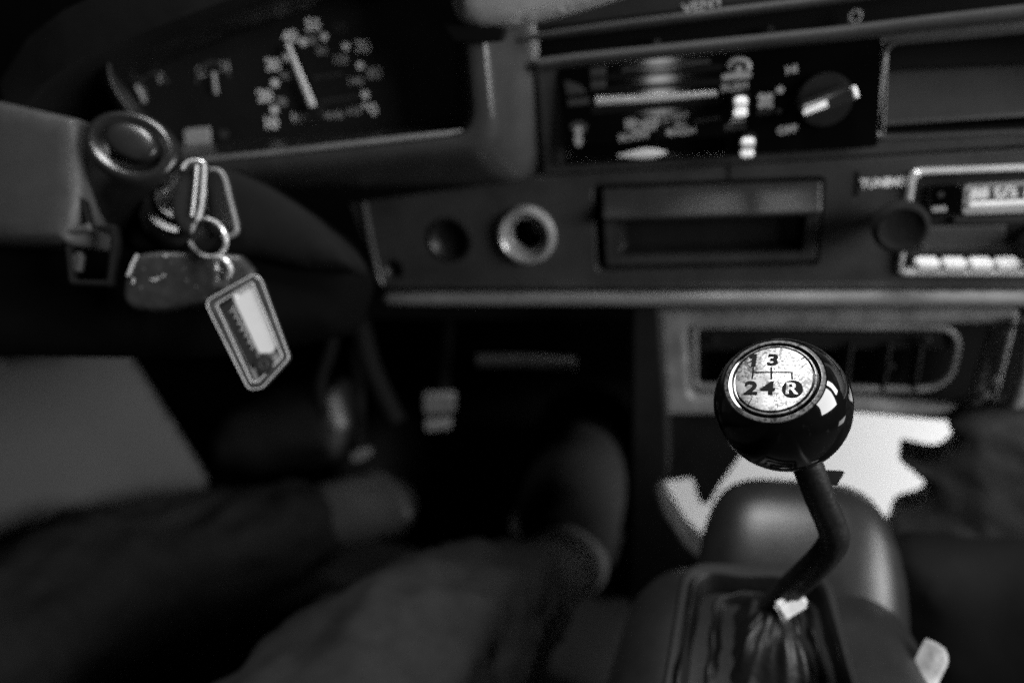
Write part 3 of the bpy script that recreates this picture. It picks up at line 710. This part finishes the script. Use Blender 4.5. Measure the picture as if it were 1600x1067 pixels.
# rod
rodp = spline([KC-KN*.012, onD(1262,728,.263), onD(1282,780,.270), onD(1297,815,.276), onD(1303,842,.281), onD(1288,868,.290), onD(1258,898,.306), onD(1228,926,.322), onD(1205,950,.338)], 8)
sweep('rod', rodp, [.0056+.0006*(i/len(rodp)) for i in range(len(rodp))], mat('chipped black paint', .010, .45, bump=.5, bscale=400, var=.5, vscale=150, dust=.12), gl, 24)
plate_px('rod_tab', facing(1300,745,.268), [(1276,735),(1321,737),(1309,758),(1290,756)], .0004, .003, .0005, M_void, gl)
cc_ = onD(1236,944,.316); cu_ = (CR*math.cos(math.radians(-32))+CD*math.sin(math.radians(-32)))
box('pale_block', cc_, px(48,cc_), px(30,cc_), .005, mat('pale block', .6, .4, bump=.4), gl, .0016, cu_, CF.cross(cu_), CF)  # small pale block at the foot of the lever

# ================================================================== STEERING COLUMN, STALK
sc_ = thing('steering_column', 'grey plastic steering column shroud behind the stalk and the keys', 'steering column', onD(60,300,.40))
pillow('upper_shroud', facing(60,260,.345,math.radians(-12)), [(-420,64),(128,188),(133,300),(118,384),(-420,366)], .006, .05, .006, M_col, sc_, .003)
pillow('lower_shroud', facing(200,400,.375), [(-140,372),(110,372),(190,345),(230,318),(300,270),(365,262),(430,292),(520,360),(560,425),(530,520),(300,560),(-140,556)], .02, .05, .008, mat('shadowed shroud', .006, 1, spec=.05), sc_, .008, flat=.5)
pillow('lock_housing', facing(330,350,.36), [(210,340),(260,300),(300,262),(355,262),(420,292),(480,330),(545,390),(560,425),(470,420),(400,402),(200,388)], .016, .03, .006, mat('lock housing plastic', .013, .9, spec=.08), sc_, .006, flat=.4)
# slotted bracket below the stalk
bf = facing(140,380,.338)
plate_px('slot_frame', bf, [(95,308),(128,306),(140,352),(178,350),(182,380),(172,448),(106,446),(100,380)], .002, .006, .0012, M_void, sc_, 0, [([(104,316),(122,315),(134,352),(172,368),(165,438),(112,437),(106,380)], .0015)])
pillow('slot_tab', facing(120,410,.341), [(112,400),(124,392),(130,400),(126,425),(114,426)], .001, .002, .001, M_card, sc_, .0008)
plate_px('slot_ledge', facing(125,356,.336), [(104,358),(138,348),(140,360),(108,366)], .001, .004, .001, M_col, sc_)

st = thing('stalk_switch', 'black stalk switch with an oval push button in its end beside the ignition key', 'stalk switch', onD(160,350,.36))
ma = math.radians(27); MJ = CR*math.cos(ma)+CD*math.sin(ma); mi0 = -CR*math.sin(ma)+CD*math.cos(ma); tau = math.radians(14)
MI = mi0*math.cos(tau)-CF*math.sin(tau); NF = MJ.cross(MI); 
if NF.dot(CF) > 0: NF = -NF
def oval(c, a, b, h=0, n=56): return [c+NF*h+MJ*a*math.cos(2*PI*k/n)+MI*b*math.sin(2*PI*k/n) for k in range(n)]
c0 = onD(203,228,.335); u = c0 and px(1, c0)
rings = [oval(c0,46*u,31*u,-4*u), oval(c0,48*u,33*u,-1*u), oval(c0,53*u,38*u,0*u), oval(c0,57*u,42*u,3*u), oval(c0,64*u,48*u,4*u), oval(c0,71*u,54*u,2*u), oval(c0,76*u,58*u,-5*u), oval(c0,78*u,60*u,-15*u)]
for (x, y, a, b, h, d) in [(198,250,75,62,0,.345),(190,280,66,58,0,.352),(180,310,54,48,0,.36),(168,338,38,34,0,.366),(160,355,24,22,0,.372),(157,364,12,10,0,.378)]:
    rings.append(oval(onD(x,y,d), a*u, b*u))
bridge('stalk_body', rings, M_stalk, st, True, True, ang=60)
bc = onD(205,221,.331)
bridge('push_button', [oval(bc,42*u,28*u,-9*u), oval(bc,42*u,28*u,0), oval(bc,39*u,25.5*u,3.5*u), oval(bc,32*u,20*u,5*u), oval(bc,16*u,10*u,5.6*u)], M_stalk, st, True, True, ang=60)

# ================================================================== IGNITION LOCK AND KEYS
il = thing('ignition_lock', 'round metal ignition lock barrel partly hidden behind the plastic headed key', 'ignition lock', onD(275,330,.36))
lc = onD(290,318,.352); ln = (-CF*.9 - CD*.25 + CR*.2)
u2 = px(1, lc)
lathe('outer_ring', [(38*u2,.002),(46*u2,.0045),(56*u2,.005),(66*u2,.002),(72*u2,-.006),(74*u2,-.02)], lc, ln, M_stalk, il, 48, capend=False)
lathe('barrel', [(0,.006),(24*u2,.006),(30*u2,.008),(37*u2,.008),(40*u2,.004),(40*u2,-.01)], lc, ln, M_satin, il, 48)
k1 = thing('ignition_key', 'upright black plastic headed key edge-on in the ignition lock, its rim shining', 'key', onD(300,330,.34), 'keys hanging at the ignition')
p1 = facing(300,320,.335, math.radians(25))
pillow('head', p1, [(284,262),(298,250),(316,251),(321,262),(318,320),(313,346),(301,372),(285,362),(270,340),(268,310)], .0015, .003, .002, M_stalk, k1, .002)
q1 = facing(300,320,.331)
sweep('rim', spline([q1.hit(*p) for p in [(285,264),(292,254),(304,251),(314,252),(319.5,259),(319,285),(316,315),(312,338),(308,344)]], 5), px(2.5, onD(300,320,.331)), M_chrome, k1, 10)
sweep('rim', spline([q1.hit(*p) for p in [(308,258),(306,285),(303,315),(300,338)]], 5), px(2.2, onD(300,320,.331)), M_chrome, k1, 10)
box('blade', onD(288,330,.347), .003, .008, .02, M_chrome, k1, .0004, CR, CD, CF)
k2 = thing('spare_key', 'spare key with a broad dark head and grey edge hanging behind the ignition key', 'key', onD(345,320,.345), 'keys hanging at the ignition')
p2 = facing(345,320,.345, math.radians(-10))
pillow('head', p2, [(322,268),(340,264),(354,272),(364,310),(375,356),(370,370),(350,374),(325,362)], .0015, .002, .002, M_stalk, k2, .002)
sweep('rim', spline([p2.hit(*p)+p2.N*.001 for p in [(330,266),(344,268),(353,280),(361,312),(371,352),(370,364),(360,370),(350,371)]], 5), px(3.6, p2.hit(345,320)), M_satin and mat('dull rim', .16, .4, metal=0), k2, 10)
k3 = thing('flat_key_fob', 'scuffed flat black key head hanging lowest on the ring behind the clear tag', 'key fob', onD(290,440,.345))
p3 = facing(290,440,.344, math.radians(8))
pillow('head', p3, [(216,398),(250,393),(330,396),(378,398),(398,420),(410,455),(408,486),(330,476),(300,484),(240,489),(205,483),(194,468),(196,440)], .003, .003, .003, mat('scuffed fob', .04, .42, bump=.5, bscale=260, var=.5, vscale=120, dust=.5), k3, .003)
for pts in [[(219,399),(212,412),(207,425),(204,432)], [(239,438),(246,439),(252,435)], [(258,433),(261,430)], [(213,436),(212,444)], [(260,402),(266,400)]]:  # left rim stroke paints a highlight; the rest are scuffs
    sweep('scuff_and_glint', [p3.hit(*p)+p3.N*.0031 for p in pts], px(2.4 if len(pts) > 2 else 2, p3.hit(240,440)), M_dim, k3, 6, flat=.5)
ringpl = facing(322,370,.333, math.radians(30))
kr_ = sweep('key_ring', [onD(324+29*math.cos(t)-5*math.sin(t), 372-30*math.sin(t), .335-.012*math.cos(t)) for t in [2*PI*k/48 for k in range(48)]], px(3.4, onD(322,370,.333)), M_chrome, None, 10, True)
tag(kr_, 'thin bright split ring joining the keys', 'key ring')

# tag
kt = thing('key_tag', 'clear plastic rectangular key tag with paper label and dark script', 'key tag', onD(390,520,.325))
tl, tr_, br, bl = onD(328,472,.326), onD(399,428,.326), onD(455,560,.318), onD(392,611,.318)
wv = (tr_-tl); hv = (tl-bl)
TG = Plane((tl+tr_+br+bl)/4, wv, hv)
def tg(x, y): return TG.uv(x, y)
out = round_poly([tg(*p) for p in [(326,472),(346,440),(352,455),(399,430),(412,438),(456,560),(413,608),(394,611)]], [.002,.001,.001,.0015,.002,.002,.002,.002])
outl = round_poly([tg(*p) for p in [(328,470),(400,430),(410,436),(455,560),(412,607),(394,609),(388,602),(327,480)]], .002)
inn = round_poly([tg(*p) for p in [(341,477),(397,442),(444,558),(405,598),(395,595)]], .001)
M_tag = mat('frosted clear plastic', .10, .2, bump=.3, bscale=220, var=.45, vscale=160, coat=.4)
M_clear = clear_mat('clear plastic')
plate('case', TG, outl, [inn], .0042, .0012, M_tag, kt, .0021)
plate('backing_card', TG, round_poly([tg(*p) for p in [(338,476),(400,437),(448,559),(402,602)]], .001), [], .0008, .0002, mat('tag card', .18, .6, var=.4, vscale=200), kt, -.0002)
plate('label_strip', TG, round_poly([tg(*p) for p in [(362,459),(396,440),(436,538),(426,552),(406,552)]], .0006), [], .0006, .0001, mat('paper label', .42, .6, var=.06), kt, .0009)
plate('label_strip', TG, round_poly([tg(*p) for p in [(344,477),(360,462),(402,552),(402,570),(391,570)]], .0006), [], .0006, .0001, mat('dark label', .02, .5), kt, .0009)
plate('label_strip', TG, round_poly([tg(*p) for p in [(401,445),(407,448),(445,540),(440,548)]], .0004), [], .0006, .0001, MATS['paper label'], kt, .0009)
for lp_ in (outl, inn):
    sweep('case_edge', [TG.at(p.x, p.y, .0020) for p in lp_], .00024, mat('tag edge', .5, .3), kt, 6, True)
plate('case_edge', TG, round_poly([tg(*p) for p in [(366,462),(371,459),(374,464),(370,468)]], .0004), [], .0006, .0001, M_white, kt, .0012)
# script running down the dark strip
sd = (Vector(tg(402,556))-Vector(tg(356,470))); sn = Vector((-sd.y, sd.x)).normalized(); s0 = Vector(tg(361,478))
wr = []
for i in range(90):
    t = i/89; a = t*2*PI*6.5
    p = s0+sd*(.04+.74*t)+sd.normalized()*.0006*math.sin(a)+sn*(.0012*math.cos(a)*(1.25 if int(t*6.5) in (0,3) else .7))
    wr.append(TG.at(p.x, p.y, .0013))
sweep('script', wr, .00022, M_dim, kt, 6)
lathe('emblem', [(0,.0004),(.0042,.0004),(.0046,0),(.0046,-.0008)], TG.hit(416,570)+TG.N*.0020, TG.N, M_darker, kt, 36, TG.W)
sweep('emblem_ring', [TG.hit(416,570)+TG.N*.0025+(TG.U*math.cos(t)+TG.W*math.sin(t))*.0019 for t in [2*PI*k/24 for k in range(24)]], .0003, M_faint, kt, 6, True)
plate('loop_lug', TG, round_poly([tg(*p) for p in [(333,452),(336,426),(350,420),(358,436),(360,454)]], .002), [round_poly([tg(*p) for p in [(342,438),(344,430),(350,430),(352,440)]], .001)], .003, .0008, M_tag, kt, .0015)
sweep('link', spline([onD(*p) for p in [(339,404,.327),(350,405,.324),(358,414,.323),(360,424,.324),(354,434,.328),(344,430,.331),(337,416,.331)]], 5, True), px(4.2, onD(350,410,.325)), M_chrome, kt, 10, True)

# ================================================================== DOOR PANEL
dp = facing(120,660,.66, math.radians(38), math.radians(8))
dpn = pillow('door_panel', dp, [(-560,600),(0,562),(188,545),(206,556),(325,745),(330,900),(-560,900)], .001, .002, .012, M_card, None, .006)
tag(dpn, 'grey vinyl lower door panel with a slanted front edge beyond the driver\'s dark leg', 'door panel')

# ================================================================== UNDER DASH PIECES
ub = sweep('column_support_bar', [onY(748,563,.06), onY(820,563,.06), onY(898,568,.06)], px(11, onY(820,565,.06)), M_dash, None, 12)
tag(ub, 'short grey metal bar crossing under the dash above the pedals', 'bar')
pd = thing('brake_pedal', 'brake pedal with a ribbed pad catching the light under the dash', 'pedal', onD(686,640,.85))
pb_ = facing(686,638,.62,0,math.radians(-25))
plate_px('pad', pb_, [(660,617),(712,616),(711,646),(661,648)], .004, .008, .002, mat('worn pedal pad', .13, .4, bump=.4), pd)
plate_px('pad_lower_rib', pb_, [(662,658),(706,656),(704,672),(664,675)], .003, .008, .002, M_grey, pd)
sweep('arm', [onD(690,640,.64), onD(696,560,.66), onD(700,490,.66)], .006, M_void, pd, 10)
pc = thing('clutch_pedal', 'small worn clutch pedal beside the driver\'s left shoe', 'pedal', onD(560,712,.8))
plate_px('pad', facing(560,712,.66,0,math.radians(-20)), [(546,712),(560,704),(580,702),(580,712),(562,722),(548,722)], .003, .006, .002, MATS['worn pedal pad'], pc)
sweep('arm', [onD(562,712,.68), onD(560,640,.70), onD(556,540,.70)], .006, M_void, pc, 10)
wd = thing('wiring_duct', 'dim ribbed hose and wiring hanging under the column', 'hose', onD(500,600,.62))
for pts, r in [([(505,480),(520,530),(500,600),(508,650)], 9), ([(560,480),(575,560),(600,620),(620,660)], 16)]:
    sweep('hose', spline([onD(x,y,.62) for x, y in pts], 6), px(r, onD(500,600,.62)), M_void, wd, 12)
sp2 = pillow('kick_pad', facing(440,670,.75), [(330,690),(360,640),(440,600),(540,590),(560,660),(540,720),(400,740),(340,730)], .03, .02, .012, M_dark, None, .01)
tag(sp2, 'dim black padded kick panel below the hanging key tag', 'kick panel')

# ================================================================== DRIVER
pe = thing('person', 'driver seen from the waist down in dark trousers, feet on the pedals', 'person', (-.35,-.62,.2))
rk, ra_, rh = onD(585,1090,.42), onD(850,902,.60), Vector((-.27,-.62,.24))
lk, lan, lh = onD(100,945,.58), onD(545,800,.70), Vector((-.47,-.60,.20))
pel = Vector((-.35,-.68,.25))
def skin(name, verts, edges, radii, m, parent, sub=2, amp=0):
    me = bpy.data.meshes.new(name); me.from_pydata(verts, edges, []); o = bpy.data.objects.new(name, me); COL.objects.link(o)
    md = o.modifiers.new('k','SKIN'); md.use_smooth_shade = True
    for v, r in zip(me.skin_vertices[0].data, radii): v.radius = (r, r)
    me.skin_vertices[0].data[0].use_root = True
    s = o.modifiers.new('s','SUBSURF'); s.levels = s.render_levels = sub
    d = dg(); d.update(); m2 = bpy.data.meshes.new_from_object(o.evaluated_get(d)); bpy.data.objects.remove(o); bpy.data.meshes.remove(me)
    if amp:
        m2.update(); nn = [v.normal.copy() for v in m2.vertices]
        for v, n_ in zip(m2.vertices, nn):
            q_ = v.co; f = noise.fractal(Vector((q_.x*22, q_.y*22, q_.z*22)), .8, 2, 3)
            w_ = abs(noise.noise(Vector((q_.x*30+q_.z*14, q_.y*12, q_.z*30)))) 
            v.co += n_*amp*(f*.8-w_*1.4)
    for p in m2.polygons: p.use_smooth = True
    return link(name, m2, m, parent)
mid = lambda a, b, t: a+(b-a)*t
V_ = [pel, rh, mid(rh,rk,.5), rk, mid(rk,ra_,.3), mid(rk,ra_,.65), ra_, lh, mid(lh,lk,.5), lk, mid(lk,lan,.3), mid(lk,lan,.65), lan, pel+Vector((0,-.04,.16))]
E_ = [(0,1),(1,2),(2,3),(3,4),(4,5),(5,6),(0,7),(7,8),(8,9),(9,10),(10,11),(11,12),(0,13)]
R_ = [.13,.10,.088,.078,.074,.060,.046,.10,.092,.088,.076,.060,.046,.15]
skin('trousers', V_, E_, R_, M_denim, pe, 4, .009)
# shoes and socks
def shoe(heel, toe, up, w, parent):
    ax_ = (toe-heel); Ln = ax_.length; t = ax_.normalized(); upv = (up-up.dot(t)*t).normalized(); s = t.cross(upv); loops = []
    for f, ww, h in [(0,.5,.5),(.03,.8,.75),(.12,.95,.95),(.25,.95,1.05),(.4,.9,1.0),(.55,.98,.82),(.7,1.08,.66),(.84,1.02,.55),(.95,.75,.45),(1,.4,.3)]:
        c = heel+t*Ln*f; L_ = []
        for k in range(24):
            an = 2*PI*k/24; cs, sn_ = math.cos(an), math.sin(an)
            L_.append(c+s*w*.5*ww*math.copysign(abs(cs)**.8, cs)+upv*w*(.9*h*max(0,sn_)**.9 if sn_ > 0 else -.12*abs(sn_)**.5))
        loops.append(L_)
    sh = bridge('shoe', loops, M_shoe, parent, True, True, ang=60)
    so = []
    for f, ww in [(-.01,.6),(.05,.95),(.25,1.02),(.45,.96),(.7,1.12),(.88,1.0),(1.01,.5)]:
        c = heel+t*Ln*f; so.append([c+s*w*.52*ww-upv*w*.10, c+s*w*.52*ww-upv*w*.24, c-s*w*.52*ww-upv*w*.24, c-s*w*.52*ww-upv*w*.10])
    bridge('sole', so, M_darker, sh, True, True)
    return sh
rd_ = (ra_-rk).normalized()
sweep('sock', [ra_-rd_*.03, ra_+rd_*.04, ra_+rd_*.06+Vector((0,.01,-.02))], [.036,.034,.03], M_sock, pe, 20)
ld_ = (lan-lk).normalized()
sweep('sock', [lan-ld_*.03, lan+ld_*.03, lan+ld_*.04+Vector((0,.01,-.02))], [.036,.034,.03], mat('thin sock', .10, .9), pe, 20)
shoe(onD(878,850,.66), onD(928,640,.80), Vector((.2,-.7,.7)), .108, pe)
shoe(onD(562,805,.76), onD(640,640,.88), Vector((.1,-.7,.7)), .085, pe)

# ================================================================== RIGHT SIDE
lm = Plane(onY(1500,760,.0), nrm((1,-.25,0)), nrm((0,.15,1)))
lc_ = pillow('carpet_edge', lm, [(p.x, p.y) for p in spline([Vector((x, y, 0)) for x, y in [(1502,648),(1496,692),(1462,723),(1404,714),(1448,757),(1438,792),(1398,806),(1388,832),(1404,866),(1800,905),(2500,960),(2500,600),(1800,640)]], 4, True)], .012, .03, .005, M_carpet, None, 0, .006, 28, 3)
tag(lc_, 'rumpled dark carpet with a pointed flap curling into the white gap by the vent', 'carpet')
psc = pillow('side_cover', Plane(onY(1500,900,-.02), nrm((1,-.3,0)), nrm((0,.25,1))), [(1384,836),(1420,824),(2500,900),(2500,1300),(1420,1300)], .04, .04, .01, M_void, None, .004, .004, 20, 9)
tag(psc, 'black lower cover on the passenger side of the tunnel below the rumpled carpet', 'cover')
bu = pillow('painted_sun_patch', facing(1465,1040,.33, math.radians(20)), [(1390,1150),(1436,1062),(1456,1020),(1465,1003),(1471,1010),(1474,1030),(1462,1052),(1450,1080),(1424,1150)], .006, .006, .0016, mat('pale buckle plastic', .3, .5, var=.5, vscale=90), None, .004)  # patch of sunlight built as a pale solid
tag(bu, 'small pale painted buckle shape beside the dark tunnel side at the bottom', 'sunpatch')
hb = pillow('seat_edge', facing(1610,915,.42), [(1588,915),(1600,885),(1640,870),(1660,960),(1610,950)], .008, .02, .005, M_card, None, .004)
tag(hb, 'dim grey seat corner at the passenger side of the tunnel', 'seat')

# ================================================================== LIGHT
w = bpy.data.worlds.new('World'); scn.world = w; w.use_nodes = True
w.node_tree.nodes['Background'].inputs['Color'].default_value = (1,1,1,1); w.node_tree.nodes['Background'].inputs['Strength'].default_value = .003
def area(name, loc, target, sx, sy, power, spread=180):
    l = bpy.data.lights.new(name, 'AREA'); l.shape = 'RECTANGLE'; l.size = sx; l.size_y = sy; l.energy = power; l.spread = math.radians(spread)
    o = bpy.data.objects.new(name, l); COL.objects.link(o); o.location = loc
    o.rotation_euler = (Vector(target)-Vector(loc)).to_track_quat('-Z', 'Y').to_euler(); return o
area('side_window_light', (.95,-.42,.66), (-.1,-.08,.52), .56, .42, 12.5)
area('low_fill_light', (.95,.02,.0), (.05,-.15,.35), .3, .16, .35)  # added low fill lamp for the knob's lower reflection, no source known there
area('quarter_window_light', (1.0,.02,.72), (-.05,-.05,.45), .14, .26, 2.5)
area('rear_window_light', (-.17,-1.6,.76), (0,0,.6), .06, .17, .24)
def spot(name, loc, target, power, ang, blend=.3, rad=.02):
    l = bpy.data.lights.new(name, 'SPOT'); l.energy = power; l.spot_size = math.radians(ang); l.spot_blend = blend; l.shadow_soft_size = rad
    o = bpy.data.objects.new(name, l); COL.objects.link(o); o.location = loc
    o.rotation_euler = (Vector(target)-Vector(loc)).to_track_quat('-Z', 'Y').to_euler(); return o
spot('roof_light', (-.11,-.12,1.45), (-.01,-.08,.45), 56, 46, .6, .17)
spot('footwell_sun', (1.25,-.12,.36), (.2,.17,.14), 72, 22)

scn.view_settings.view_transform = 'Standard'; scn.view_settings.look = 'None'; scn.view_settings.exposure = .4; scn.view_settings.gamma = 1
scn.cycles.use_denoising = False; scn.cycles.use_adaptive_sampling = False; scn.cycles.sample_clamp_indirect = 2; scn.cycles.sample_clamp_direct = 8; scn.cycles.sampling_pattern = 'BLUE_NOISE'
scn.render.engine = 'CYCLES'; scn.cycles.max_bounces = 6
